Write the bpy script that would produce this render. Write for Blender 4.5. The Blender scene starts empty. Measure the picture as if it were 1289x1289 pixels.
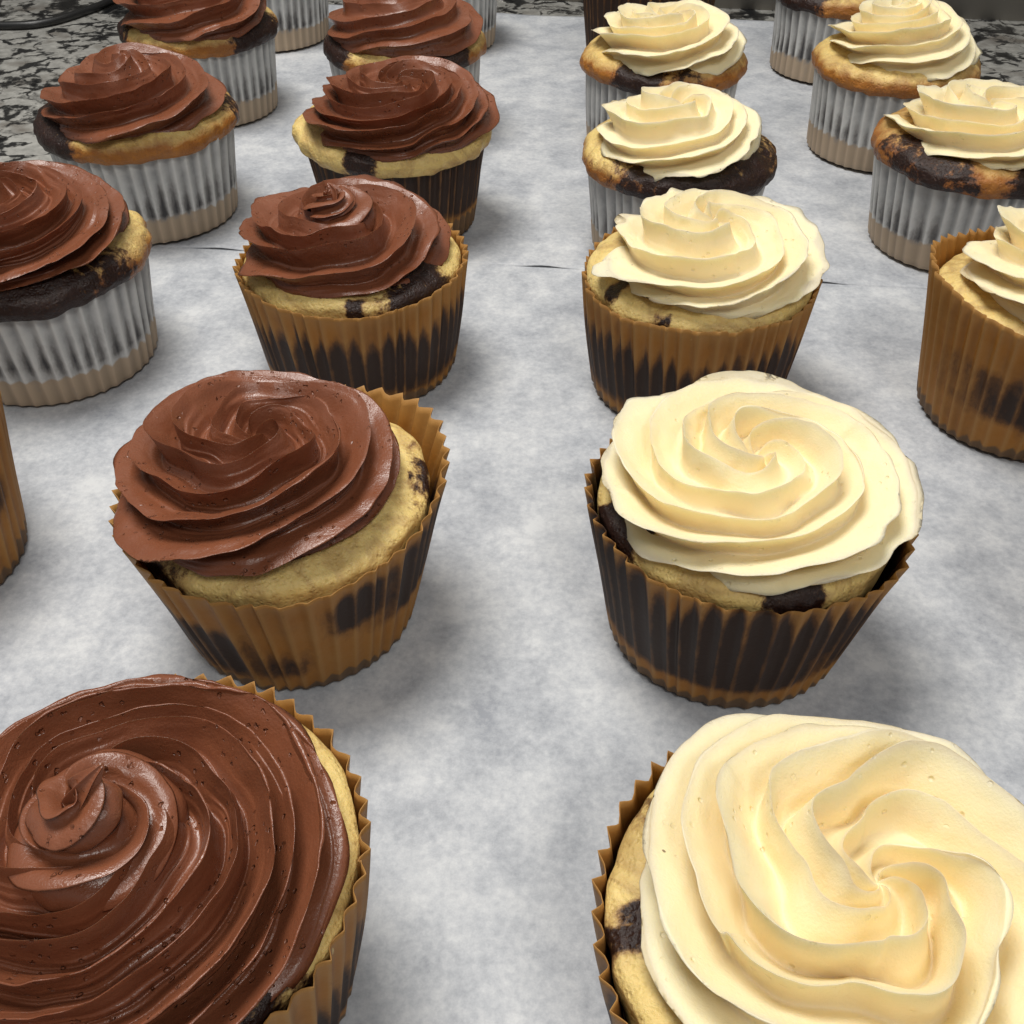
import bpy, math
import numpy as np

# ------------------------------------------------------------------ camera, world, lamps, exposure
scene = bpy.context.scene
R_ = math.radians
cam_data = bpy.data.cameras.new("camera")
cam = bpy.data.objects.new("camera", cam_data)
scene.collection.objects.link(cam)
cam.location = (0.0, 0.0, 0.1858)
cam.rotation_euler = (R_(90 - 40.918), 0, 0)
cam_data.sensor_width = 36.0
cam_data.lens = 18.0 / math.tan(R_(52.178 / 2))
cam_data.clip_start = 0.01
cam_data.clip_end = 50
scene.camera = cam

world = bpy.data.worlds.new("World")
scene.world = world
world.use_nodes = True
bg = world.node_tree.nodes["Background"]
bg.inputs["Color"].default_value = (0.96, 0.98, 1.0, 1)
bg.inputs["Strength"].default_value = 0.25


def area(name, loc, target, size, power, col):
    d = bpy.data.lights.new(name, 'AREA')
    d.shape = 'DISK'
    d.size = size
    d.energy = power
    d.color = col
    o = bpy.data.objects.new(name, d)
    scene.collection.objects.link(o)
    o.location = loc
    v = [target[i] - loc[i] for i in range(3)]
    from mathutils import Vector
    o.rotation_euler = Vector(v).to_track_quat('-Z', 'Y').to_euler()
    return o


area("ceiling_lamp_left", (-0.20, 0.38, 0.95), (-0.08, 0.24, 0), 0.46, 9.8, (1.0, 0.975, 0.93))
area("ceiling_lamp_front", (0.25, -0.55, 1.10), (0.0, 0.20, 0), 0.32, 5.0, (1.0, 0.97, 0.92))

scene.view_settings.view_transform = 'Standard'
scene.view_settings.look = 'None'
scene.view_settings.exposure = 0.0
scene.view_settings.gamma = 1.0
scene.view_settings.use_curve_mapping = False
scene.render.engine = 'CYCLES'
scene.cycles.max_bounces = 10
scene.cycles.diffuse_bounces = 8

# ------------------------------------------------------------------ numeric helpers
PI = math.pi
TAU = 2 * PI
_perm = np.random.RandomState(7).permutation(512)
_val = np.random.RandomState(11).uniform(-1, 1, 512)


def vnoise(x, y=0.0, z=0.0):
    """smooth value noise in -1..1, vectorised"""
    x, y, z = np.broadcast_arrays(np.asarray(x, float), np.asarray(y, float), np.asarray(z, float))
    xi, yi, zi = np.floor(x).astype(int), np.floor(y).astype(int), np.floor(z).astype(int)
    fx, fy, fz = x - xi, y - yi, z - zi
    fx, fy, fz = [f * f * f * (f * (f * 6 - 15) + 10) for f in (fx, fy, fz)]

    def h(i, j, k):
        return _val[_perm[(_perm[(_perm[i & 511] + j) & 511] + k) & 511]]
    out = 0
    for i in (0, 1):
        wx = fx if i else 1 - fx
        for j in (0, 1):
            wy = fy if j else 1 - fy
            for k in (0, 1):
                wz = fz if k else 1 - fz
                out = out + wx * wy * wz * h(xi + i, yi + j, zi + k)
    return out


def fbm(x, y=0.0, z=0.0, o=3):
    s, a = 0, 1.0
    x, y, z = np.asarray(x, float), np.asarray(y, float), np.asarray(z, float)
    for i in range(o):
        s = s + a * vnoise(x * 2 ** i + 17.3 * i, y * 2 ** i + 5.1 * i, z * 2 ** i)
        a *= 0.5
    return s


def sstep(a, b, x):
    t = np.clip((x - a) / (b - a), 0, 1)
    return t * t * (3 - 2 * t)


def angd(a, b):
    """signed angle a-b in degrees, wrapped"""
    return (np.asarray(a) - b + 180) % 360 - 180


def bump_az(az, c, w):
    return np.exp(-(angd(az, c) / w) ** 2)


def spline(u, xs, ys):
    """smooth monotone-ish interpolation (Catmull style through Hermite)"""
    xs, ys = np.asarray(xs, float), np.asarray(ys, float)
    m = np.gradient(ys, xs)
    i = np.clip(np.searchsorted(xs, u) - 1, 0, len(xs) - 2)
    h = xs[i + 1] - xs[i]
    t = np.clip((u - xs[i]) / h, 0, 1)
    return ((2 * t**3 - 3 * t**2 + 1) * ys[i] + (t**3 - 2 * t**2 + t) * h * m[i]
            + (-2 * t**3 + 3 * t**2) * ys[i + 1] + (t**3 - t**2) * h * m[i + 1])


def build(name, verts, faces, mat, parent=None, attrs=None, smooth=True):
    me = bpy.data.meshes.new(name)
    verts = np.asarray(verts, np.float32)
    me.vertices.add(len(verts))
    me.vertices.foreach_set("co", verts.ravel())
    quads = np.asarray(faces, np.int32)
    n, k = quads.shape
    # drop repeated indices (a quad with q[2]==q[3] is a triangle)
    if k == 4:
        tri = quads[:, 2] == quads[:, 3]
        size = np.where(tri, 3, 4)
        keep = np.ones((n, 4), bool)
        keep[:, 3] = ~tri
        idx = quads[keep]
    else:
        size = np.full(n, k)
        idx = quads.ravel()
    start = np.concatenate([[0], np.cumsum(size)[:-1]])
    me.loops.add(len(idx))
    me.loops.foreach_set("vertex_index", idx.astype(np.int32))
    me.polygons.add(n)
    me.polygons.foreach_set("loop_start", start.astype(np.int32))
    me.update(calc_edges=True)
    me.validate()
    if smooth:
        me.shade_smooth()
    for k_, v in (attrs or {}).items():
        a = me.attributes.new(k_, 'FLOAT', 'POINT')
        a.data.foreach_set("value", np.asarray(v, np.float32).ravel())
    me.materials.append(mat)
    o = bpy.data.objects.new(name, me)
    scene.collection.objects.link(o)
    if parent is not None:
        o.parent = parent
    return o


def grid_faces(rows, cols, wrap=True, off=0):
    i, j = np.meshgrid(np.arange(rows - 1), np.arange(cols if wrap else cols - 1), indexing='ij')
    j2 = (j + 1) % cols
    f = np.stack([i * cols + j, i * cols + j2, (i + 1) * cols + j2, (i + 1) * cols + j], -1)
    return f.reshape(-1, 4) + off


def fan(center, ring, flip=False):
    r = np.asarray(ring)
    r2 = np.roll(r, -1)
    c = np.full(len(r), center)
    return np.stack([c, r2, r, r] if flip else [c, r, r2, r2], -1)


def tag(o, label, cat, group=None):
    o["label"] = label
    o["category"] = cat
    if group:
        o["group"] = group
    return o


# ------------------------------------------------------------------ material helpers
class NT:
    def __init__(self, name):
        self.m = bpy.data.materials.new(name)
        self.m.use_nodes = True
        self.t = self.m.node_tree
        self.p = self.t.nodes["Principled BSDF"]
        self.out = self.t.nodes["Material Output"]

    def n(self, typ, **kw):
        nd = self.t.nodes.new(typ)
        for k, v in kw.items():
            setattr(nd, k, v)
        return nd

    def link(self, a, b):
        self.t.links.new(a, b)

    def setin(self, sock, v):
        if hasattr(v, 'is_linked') or hasattr(v, 'links'):
            self.link(v, sock)
        else:
            sock.default_value = v

    def math(self, op, a, b=None, clamp=False):
        nd = self.n('ShaderNodeMath', operation=op, use_clamp=clamp)
        self.setin(nd.inputs[0], a)
        if b is not None:
            self.setin(nd.inputs[1], b)
        return nd.outputs[0]

    def mix(self, f, a, b, mode='MIX'):
        nd = self.n('ShaderNodeMix', data_type='RGBA', blend_type=mode)
        self.setin(nd.inputs[0], f)
        self.setin(nd.inputs[6], a if not isinstance(a, tuple) else (*a, 1))
        self.setin(nd.inputs[7], b if not isinstance(b, tuple) else (*b, 1))
        return nd.outputs[2]

    def coords(self, rnd=True):
        tc = self.n('ShaderNodeTexCoord')
        if not rnd:
            return tc.outputs['Object']
        oi = self.n('ShaderNodeObjectInfo')
        s = self.math('MULTIPLY', oi.outputs['Random'], 7.0)
        v = self.n('ShaderNodeVectorMath', operation='ADD')
        self.link(tc.outputs['Object'], v.inputs[0])
        self.link(s, v.inputs[1])
        return v.outputs[0]

    def noise(self, vec, scale, detail=3.0, rough=0.55, dist=0.0, col=False):
        nd = self.n('ShaderNodeTexNoise')
        nd.inputs['Scale'].default_value = scale
        nd.inputs['Detail'].default_value = detail
        nd.inputs['Roughness'].default_value = rough
        nd.inputs['Distortion'].default_value = dist
        self.link(vec, nd.inputs['Vector'])
        return nd.outputs['Color' if col else 'Fac']

    def voro(self, vec, scale, feature='F1', out='Distance', rand=1.0):
        nd = self.n('ShaderNodeTexVoronoi', feature=feature)
        nd.inputs['Scale'].default_value = scale
        nd.inputs['Randomness'].default_value = rand
        self.link(vec, nd.inputs['Vector'])
        return nd.outputs[out]

    def ramp(self, f, stops, interp='LINEAR'):
        nd = self.n('ShaderNodeValToRGB')
        e = nd.color_ramp
        e.interpolation = interp
        while len(e.elements) < len(stops):
            e.elements.new(0.5)
        for el, (p, c) in zip(e.elements, stops):
            el.position = p
            el.color = (*c, 1) if isinstance(c, tuple) else (c, c, c, 1)
        self.link(f, nd.inputs[0])
        return nd.outputs[0]

    def attr(self, name):
        nd = self.n('ShaderNodeAttribute', attribute_name=name)
        return nd.outputs['Fac']

    def bump(self, h, strength, dist, prev=None):
        nd = self.n('ShaderNodeBump')
        nd.inputs['Strength'].default_value = strength
        nd.inputs['Distance'].default_value = dist
        self.link(h, nd.inputs['Height'])
        if prev is not None:
            self.link(prev, nd.inputs['Normal'])
        return nd.outputs[0]

    def base(self, c):
        self.setin(self.p.inputs['Base Color'], c if not isinstance(c, tuple) else (*c, 1))


def mat_chocolate_frosting():
    m = NT("chocolate_buttercream")
    v = m.coords()
    big = m.noise(v, 70, 2)
    m.base(m.mix(big, (0.155, 0.049, 0.022), (0.225, 0.076, 0.036)))
    rg = m.noise(v, 260, 3)
    m.link(m.ramp(rg, [(0.3, 0.23), (0.7, 0.42)]), m.p.inputs['Roughness'])
    m.p.inputs['Specular IOR Level'].default_value = 0.5
    m.p.inputs['Subsurface Weight'].default_value = 0.04
    m.p.inputs['Subsurface Radius'].default_value = (1.0, 0.4, 0.25)
    m.p.inputs['Subsurface Scale'].default_value = 0.0015
    # air bubbles: sparse small pits
    vw = m.n('ShaderNodeVectorMath', operation='ADD')
    ws = m.n('ShaderNodeVectorMath', operation='SCALE')
    m.link(m.noise(v, 900, 2, col=True), ws.inputs[0])
    ws.inputs['Scale'].default_value = 0.0012
    m.link(v, vw.inputs[0])
    m.link(ws.outputs[0], vw.inputs[1])
    d = m.voro(vw.outputs[0], 560)
    pit = m.ramp(d, [(0.12, 0.0), (0.24, 1.0)])
    sel = m.ramp(m.noise(v, 110, 3), [(0.50, 1.0), (0.58, 0.0)])
    pit2 = m.math('MAXIMUM', pit, sel)
    b = m.bump(m.noise(v, 620, 4, 0.6), 0.22, 0.0007)
    b = m.bump(m.noise(v, 2200, 2, 0.6), 0.25, 0.0003, b)
    b = m.bump(pit2, 0.9, 0.0007, b)
    m.link(b, m.p.inputs['Normal'])
    return m.m


def mat_vanilla_frosting():
    m = NT("vanilla_buttercream")
    v = m.coords()
    big = m.noise(v, 60, 2)
    c = m.mix(big, (0.83, 0.71, 0.435), (0.885, 0.775, 0.51))
    # vanilla seeds
    d = m.voro(v, 145)
    seed = m.ramp(d, [(0.035, 1.0), (0.05, 0.0)])
    cell = m.voro(v, 145, out='Color')
    sep = m.n('ShaderNodeSeparateColor')
    m.link(cell, sep.inputs[0])
    few = m.math('GREATER_THAN', sep.outputs[0], 0.80)
    c = m.mix(m.math('MULTIPLY', m.math('MULTIPLY', seed, few), 0.8), c, (0.10, 0.06, 0.03))
    m.base(c)
    m.p.inputs['Roughness'].default_value = 0.52
    m.p.inputs['Specular IOR Level'].default_value = 0.32
    m.p.inputs['Subsurface Weight'].default_value = 0.45
    m.p.inputs['Subsurface Radius'].default_value = (1.0, 0.85, 0.55)
    m.p.inputs['Subsurface Scale'].default_value = 0.003
    d2 = m.voro(v, 420)
    pit = m.ramp(d2, [(0.08, 0.0), (0.2, 1.0)])
    sel = m.ramp(m.noise(v, 80, 2), [(0.53, 1.0), (0.60, 0.0)])
    b = m.bump(m.noise(v, 500, 4, 0.6), 0.22, 0.0006)
    b = m.bump(m.noise(v, 2400, 2, 0.6), 0.28, 0.0003, b)
    b = m.bump(m.math('MAXIMUM', pit, sel), 0.6, 0.0006, b)
    m.link(b, m.p.inputs['Normal'])
    return m.m


def mat_cake():
    m = NT("marbled_sponge")
    v = m.coords()
    fine = m.noise(v, 420, 4, 0.65)
    mid = m.noise(v, 150, 4, 0.6)
    light = m.mix(fine, (0.66, 0.46, 0.135), (0.82, 0.64, 0.275))
    crust = m.mix(mid, (0.56, 0.23, 0.035), (0.15, 0.040, 0.012))
    br = m.math('ADD', m.attr('brown'), m.math('MULTIPLY', m.math('SUBTRACT', mid, 0.5), 0.9))
    c = m.mix(m.ramp(br, [(0.25, 0.0), (0.85, 1.0)]), light, crust)
    mar = m.math('ABSOLUTE', m.math('SUBTRACT', m.noise(v, 32, 4, 0.6, 1.0), 0.5))
    c = m.mix(m.ramp(mar, [(0.0, 0.40), (0.06, 0.0)]), c, (0.27, 0.12, 0.045))
    dark = m.mix(fine, (0.010, 0.005, 0.004), (0.036, 0.014, 0.009))
    swirl = m.noise(v, 85, 6, 0.68, 0.8)
    ch = m.math('ADD', m.attr('choc'), m.math('MULTIPLY', m.math('ADD', m.math('SUBTRACT', swirl, 0.5), m.math('MULTIPLY', m.math('SUBTRACT', m.noise(v, 330, 4, 0.7), 0.5), 0.55)), 2.4))
    c = m.mix(m.ramp(ch, [(0.22, 0.0), (0.50, 0.75)]), c, (0.17, 0.062, 0.025))
    c = m.mix(m.ramp(ch, [(0.42, 0.0), (0.66, 1.0)]), c, dark)
    pore = m.ramp(m.voro(v, 640), [(0.08, 0.16), (0.28, 0.0)])
    c = m.mix(m.math('MULTIPLY', pore, m.noise(v, 120, 3)), c, (0.26, 0.12, 0.035))
    m.base(c)
    m.link(m.ramp(mid, [(0.3, 0.30), (0.7, 0.52)]), m.p.inputs['Roughness'])
    m.p.inputs['Subsurface Weight'].default_value = 0.12
    m.p.inputs['Subsurface Radius'].default_value = (1.0, 0.6, 0.2)
    m.p.inputs['Subsurface Scale'].default_value = 0.002
    m.p.inputs['Specular IOR Level'].default_value = 0.35
    d = m.voro(v, 520)
    b = m.bump(m.ramp(d, [(0.1, 0.0), (0.5, 1.0)]), 0.12, 0.0007)
    b = m.bump(m.noise(v, 1300, 4, 0.7), 0.5, 0.0006, b)
    d3 = m.voro(v, 900)
    b = m.bump(m.ramp(d3, [(0.15, 0.0), (0.45, 1.0)]), 0.35, 0.0005, b)
    b = m.bump(m.noise(v, 300, 3, 0.6), 0.22, 0.0018, b)
    m.link(b, m.p.inputs['Normal'])
    return m.m


def mat_liner(name, paper_a, paper_b, wet, dark, tan, halo):
    """greased baking paper: the batter behind it shows where the paper touches it"""
    m = NT(name)
    v = m.coords()
    fib = m.noise(v, 300, 4, 0.6)
    c = m.mix(fib, paper_a, paper_b)
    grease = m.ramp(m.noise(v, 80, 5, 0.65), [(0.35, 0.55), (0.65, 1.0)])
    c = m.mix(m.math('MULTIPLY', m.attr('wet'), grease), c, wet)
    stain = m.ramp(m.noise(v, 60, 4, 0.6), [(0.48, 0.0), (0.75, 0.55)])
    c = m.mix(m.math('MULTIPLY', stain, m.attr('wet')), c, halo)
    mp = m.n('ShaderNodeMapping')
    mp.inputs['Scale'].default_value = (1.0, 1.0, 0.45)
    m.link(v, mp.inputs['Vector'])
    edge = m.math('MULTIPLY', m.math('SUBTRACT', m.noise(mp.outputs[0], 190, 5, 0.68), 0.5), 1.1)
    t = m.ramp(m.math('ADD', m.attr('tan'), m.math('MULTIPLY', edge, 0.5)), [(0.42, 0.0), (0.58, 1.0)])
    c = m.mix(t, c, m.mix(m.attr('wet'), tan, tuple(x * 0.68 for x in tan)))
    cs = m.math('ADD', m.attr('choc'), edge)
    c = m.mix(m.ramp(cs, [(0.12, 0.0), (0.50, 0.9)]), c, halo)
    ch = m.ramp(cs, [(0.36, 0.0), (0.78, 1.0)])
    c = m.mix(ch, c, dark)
    m.base(c)
    m.p.inputs['Roughness'].default_value = 0.5
    m.p.inputs['Specular IOR Level'].default_value = 0.35
    b = m.bump(m.noise(v, 900, 3, 0.6), 0.25, 0.0003)
    m.link(b, m.p.inputs['Normal'])
    tr = m.n('ShaderNodeBsdfTranslucent')
    m.link(c, tr.inputs['Color'])
    mx = m.n('ShaderNodeMixShader')
    mx.inputs[0].default_value = 0.22
    m.link(m.p.outputs[0], mx.inputs[1])
    m.link(tr.outputs[0], mx.inputs[2])
    m.link(mx.outputs[0], m.out.inputs['Surface'])
    return m.m


def mat_parchment():
    m = NT("baking_parchment")
    v = m.coords(False)
    a = m.noise(v, 38, 5, 0.6, 0.3)
    b_ = m.noise(v, 120, 4, 0.65)
    g = m.noise(v, 560, 5, 0.78)
    s = m.math('ADD', m.math('MULTIPLY', a, 0.48), m.math('MULTIPLY', b_, 0.28))
    s = m.math('ADD', s, m.math('MULTIPLY', g, 0.36))
    c = m.ramp(s, [(0.41, (0.27, 0.285, 0.315)), (0.55, (0.425, 0.44, 0.465)), (0.67, (0.565, 0.575, 0.585))])
    m.base(c)
    m.p.inputs['Roughness'].default_value = 0.55
    m.p.inputs['Specular IOR Level'].default_value = 0.35
    b = m.bump(m.noise(v, 30, 3), 0.25, 0.004)
    b = m.bump(g, 0.12, 0.0004, b)
    m.link(b, m.p.inputs['Normal'])
    return m.m


def mat_granite():
    m = NT("speckled_granite")
    v = m.coords(False)
    w = m.n('ShaderNodeVectorMath', operation='SCALE')
    m.link(m.noise(v, 45, 4, 0.6, col=True), w.inputs[0])
    w.inputs['Scale'].default_value = 0.022
    vv = m.n('ShaderNodeVectorMath', operation='ADD')
    m.link(v, vv.inputs[0])
    m.link(w.outputs[0], vv.inputs[1])
    vd = vv.outputs[0]
    n1 = m.noise(vd, 46, 6, 0.58, 0.7)
    cl = m.noise(v, 200, 4, 0.65)
    light = m.mix(m.ramp(cl, [(0.3, 0.0), (0.7, 1.0)]), (0.30, 0.295, 0.275), (0.56, 0.55, 0.51))
    warm = m.ramp(m.noise(v, 33, 3), [(0.55, 0.0), (0.68, 1.0)])
    light = m.mix(warm, light, (0.22, 0.20, 0.175))
    edge = m.voro(vd, 70, 'DISTANCE_TO_EDGE')
    vein = m.math('ADD', edge, m.math('MULTIPLY', m.math('SUBTRACT', m.noise(v, 60, 4, 0.65), 0.5), 0.9))
    c = m.mix(m.ramp(vein, [(0.0, 1.0), (0.09, 0.0)]), light, (0.03, 0.03, 0.03))
    c = m.mix(m.ramp(n1, [(0.53, 0.0), (0.58, 0.85), (0.64, 1.0)]), c, (0.012, 0.012, 0.013))
    m.base(c)
    m.p.inputs['Roughness'].default_value = 0.22
    m.p.inputs['Specular IOR Level'].default_value = 0.45
    return m.m


def mat_plain(name, col, rough, var=0.0, scale=40):
    m = NT(name)
    v = m.coords(False)
    n = m.noise(v, scale, 4, 0.6)
    dk = tuple(x * (1 - var) for x in col)
    m.base(m.mix(n, dk, col))
    m.p.inputs['Roughness'].default_value = rough
    m.link(m.bump(m.noise(v, scale * 12, 3), 0.1, 0.0005), m.p.inputs['Normal'])
    return m.m


M_CHOC = mat_chocolate_frosting()
M_VAN = mat_vanilla_frosting()
M_CAKE = mat_cake()
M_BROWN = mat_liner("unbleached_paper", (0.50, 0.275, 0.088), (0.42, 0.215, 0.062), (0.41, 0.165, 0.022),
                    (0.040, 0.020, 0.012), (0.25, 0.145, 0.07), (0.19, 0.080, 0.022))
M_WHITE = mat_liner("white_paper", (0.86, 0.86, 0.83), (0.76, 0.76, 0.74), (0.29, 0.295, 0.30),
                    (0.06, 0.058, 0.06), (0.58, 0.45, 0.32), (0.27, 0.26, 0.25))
M_PARCH = mat_parchment()
M_GRAN = mat_granite()
M_WALL = mat_plain("painted_backsplash", (0.30, 0.28, 0.25), 0.5, 0.15, 12)
M_CABLE = mat_plain("black_cable_rubber", (0.012, 0.012, 0.012), 0.4, 0.3, 60)

# ------------------------------------------------------------------ the setting: counter, backsplash
ct = build("counter", [(-1.2, -0.6, -0.0012), (1.2, -0.6, -0.0012), (1.2, 1.2, -0.0012), (-1.2, 1.2, -0.0012),
                       (-1.2, -0.6, -0.04), (1.2, -0.6, -0.04), (1.2, 1.2, -0.04), (-1.2, 1.2, -0.04)],
           [(0, 1, 2, 3), (7, 6, 5, 4), (0, 4, 5, 1), (1, 5, 6, 2), (2, 6, 7, 3), (3, 7, 4, 0)], M_GRAN, smooth=False)
ct["kind"] = "structure"


def slab(name, p0, p1, thick, z0, z1, mat):
    p0, p1 = np.array(p0), np.array(p1)
    d = (p1 - p0) / np.linalg.norm(p1 - p0)
    n = np.array([-d[1], d[0]]) * thick
    q = [p0, p1, p1 + n, p0 + n]
    v = [(a[0], a[1], z0) for a in q] + [(a[0], a[1], z1) for a in q]
    return build(name, v, [(3, 2, 1, 0), (4, 5, 6, 7), (0, 1, 5, 4), (1, 2, 6, 5), (2, 3, 7, 6), (3, 0, 4, 7)], mat, smooth=False)


wl = slab("wall", (-0.9, 0.845), (0.9, 0.571), 0.02, -0.0011, 0.45, M_WALL)
wl["kind"] = "structure"

# ------------------------------------------------------------------ baking parchment, two overlapping sheets
SL = -0.1184          # the sheets lie a little askew to the view


def sheet(name, x0, x1, y0, y1, z, lifts, label, nx=150, ny=120, back_wave=0.0):
    """x across; y0/y1 are the near and far edge at x = 0"""
    u, t = np.meshgrid(np.linspace(0, 1, nx), np.linspace(0, 1, ny))
    xs = x0 + (x1 - x0) * u
    yn, yf = y0 + SL * xs, y1 + SL * xs
    yf = yf + back_wave * vnoise(xs * 22, 3.3)
    ys = yn + (yf - yn) * t ** 1.0
    xs = xs - 0.06 * (ys - 0.3)
    zz = z + 0.00022 * (1 + vnoise(xs * 24, ys * 24, 0.5))
    for (lx, w, h, which) in lifts:
        edge = yn if which == 'near' else yf
        zz = zz + h * np.exp(-((xs - lx) / w) ** 2) * np.exp(-((ys - edge) / 0.010) ** 2)
    v = np.stack([xs, ys, zz], -1).reshape(-1, 3)
    o = build(name, v, grid_faces(ny, nx, False), M_PARCH)
    md = o.modifiers.new("thickness", 'SOLIDIFY')
    md.thickness = 0.00012
    md.offset = -1
    return tag(o, label, "parchment", "parchment sheets on the counter")


sheet("parchment_sheet", -0.185, 0.225, -0.16, 0.385, -0.00065, [],
      "mottled grey-white parchment sheet under the biggest rose swirls, tucked below the other sheet")
sheet("parchment_sheet", -0.185, 0.245, 0.3555, 0.680, -0.00062,
      [(-0.112, 0.0085, 0.0009, 'near'), (0.012, 0.007, 0.0009, 'near'), (0.112, 0.007, 0.0009, 'near')],
      "pale grey parchment sheet reaching the bare granite by the wall, edge overlapping the other sheet",
      back_wave=0.006)


# ------------------------------------------------------------------ cable on the granite
def tube(name, pts, r, mat, sides=14, n=90):
    pts = np.array(pts, float)
    k = np.linspace(0, len(pts) - 1, n)
    c = np.stack([spline(k, np.arange(len(pts)), pts[:, i]) for i in range(3)], 1)
    T = np.gradient(c, axis=0)
    T /= np.linalg.norm(T, axis=1)[:, None]
    up = np.array([0, 0, 1.0])
    N = np.cross(T, up)
    N /= np.linalg.norm(N, axis=1)[:, None]
    B = np.cross(N, T)
    a = np.linspace(0, TAU, sides, endpoint=False)
    v = c[:, None] + r * (np.cos(a)[None, :, None] * N[:, None] + np.sin(a)[None, :, None] * B[:, None])
    v = v.reshape(-1, 3)
    f = grid_faces(n, sides)[:, ::-1]
    f = np.concatenate([f, fan(len(v), np.arange(sides)), fan(len(v) + 1, np.arange(sides) + (n - 1) * sides, True)])
    v = np.concatenate([v, c[:1], c[-1:]])
    return build(name, v, f, mat)


cb = tube("power_cable", [(-0.46, 0.665, 0.0012), (-0.37, 0.650, 0.0012), (-0.298, 0.645, 0.0012), (-0.272, 0.652, 0.0012),
                          (-0.254, 0.680, 0.0012), (-0.236, 0.715, 0.0012), (-0.19, 0.728, 0.0012)], 0.0023, M_CABLE)
tag(cb, "thin black cable curving across the granite beside the chocolate cupcakes", "cable")


# ------------------------------------------------------------------ cupcake parts
def make_liner(p, parent, rng):
    """pleated paper cup; returns the rim height function of azimuth"""
    sd = p['seed']
    R, Rb, h = p['Rl'], p['Rb'], p['h'] - (0.0055 if p['lip'] else 0.0)
    brown = p['liner'] == 'brown'
    NP = p.get('pleats', 42)
    per = 8
    cols = NP * per
    k = np.arange(cols)
    ph = (k % per) / per
    w = np.where(ph < 0.38, -1 + 2 * ph / 0.38, 1 - 2 * (ph - 0.38) / 0.62)        # lopsided zigzag
    w = np.sign(w) * np.abs(w) ** 0.85
    pl = k // per
    az = k / cols * 360 + 2.2 * vnoise(k / cols * NP * 0.5, sd)
    pa = 1 + 0.35 * _val[(pl * 7 + sd * 13) % 512]
    fr = np.array([0, 0.0, 0.03, 0.08, 0.16, 0.25, 0.34, 0.43, 0.52, 0.61, 0.70, 0.78, 0.85, 0.91, 0.96, 1.0])
    rim_dz = np.zeros(cols)
    rim_dr = np.zeros(cols)
    for (c, wd, dr, dz) in p.get('rim', []):
        g = bump_az(az, c, wd)
        rim_dz += dz * g
        rim_dr += dr * g
    rim_dz = rim_dz + 0.0007 * vnoise(az / 22, sd + 3.0) + 0.00035 * _val[(pl * 3 + sd * 5) % 512]
    rim_dr = rim_dr + 0.0007 * vnoise(az / 35, sd + 9.0)
    amp1 = 0.0011 if brown else 0.0010
    verts, wet, choc, tan = [], [], [], []
    A = np.radians(az)
    for i, f in enumerate(fr):
        if i == 0:
            r, z = np.full(cols, Rb - 0.0022), np.zeros(cols) + 0.0001
        else:
            prof = f ** 0.92
            amp = (0.00045 + (amp1 - 0.00045) * f ** 1.1) * pa
            r = Rb + (R - amp1 - Rb) * prof + rim_dr * f ** 3 + amp * np.where(w < 0, 0.45 * w / pa, w)
            r = r + 0.0003 * math.sin(PI * f) * vnoise(az / 50, f * 2, sd)
            z = f * (h + rim_dz) + (0.0004 * w * f ** 4) + (0.0008 * (1 - f) if i == 1 else 0)
        twist = 0.03 * (1 - f) * math.sin(sd)
        verts.append(np.stack([r * np.cos(A + twist), r * np.sin(A + twist), z], 1))
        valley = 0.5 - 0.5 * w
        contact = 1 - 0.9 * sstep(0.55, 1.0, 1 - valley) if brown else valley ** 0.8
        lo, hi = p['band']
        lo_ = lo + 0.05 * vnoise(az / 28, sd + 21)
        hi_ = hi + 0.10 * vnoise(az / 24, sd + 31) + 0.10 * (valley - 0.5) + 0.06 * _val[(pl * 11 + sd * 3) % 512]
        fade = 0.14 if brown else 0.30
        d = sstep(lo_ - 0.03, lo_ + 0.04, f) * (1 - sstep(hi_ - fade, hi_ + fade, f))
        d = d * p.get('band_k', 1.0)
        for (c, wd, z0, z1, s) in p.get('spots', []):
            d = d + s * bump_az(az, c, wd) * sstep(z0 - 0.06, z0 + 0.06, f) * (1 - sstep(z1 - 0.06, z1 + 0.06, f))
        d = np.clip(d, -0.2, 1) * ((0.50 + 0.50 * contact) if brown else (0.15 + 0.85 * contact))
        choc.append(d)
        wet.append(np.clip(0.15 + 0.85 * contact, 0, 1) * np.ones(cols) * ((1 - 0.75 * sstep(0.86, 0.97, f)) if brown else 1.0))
        tan.append(np.full(cols, 1.0) * (1 - sstep(p['tan'] - 0.09, p['tan'] + 0.09, f + 0.06 * vnoise(az / 30, sd + 41) - 0.03 * (valley - 0.5))))
    v = np.concatenate(verts)
    n = len(fr)
    faces = grid_faces(n, cols)
    faces = np.concatenate([faces, fan(len(v), np.arange(cols), True)])
    v = np.concatenate([v, [[0, 0, 0.0004]]])
    cat = lambda a: np.concatenate([np.concatenate(a), [a[0].mean()]])
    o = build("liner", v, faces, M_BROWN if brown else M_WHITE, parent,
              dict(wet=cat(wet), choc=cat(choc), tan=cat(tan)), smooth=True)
    md = o.modifiers.new("thickness", 'SOLIDIFY')
    md.thickness = 0.00014
    md.offset = -1
    return o


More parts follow.
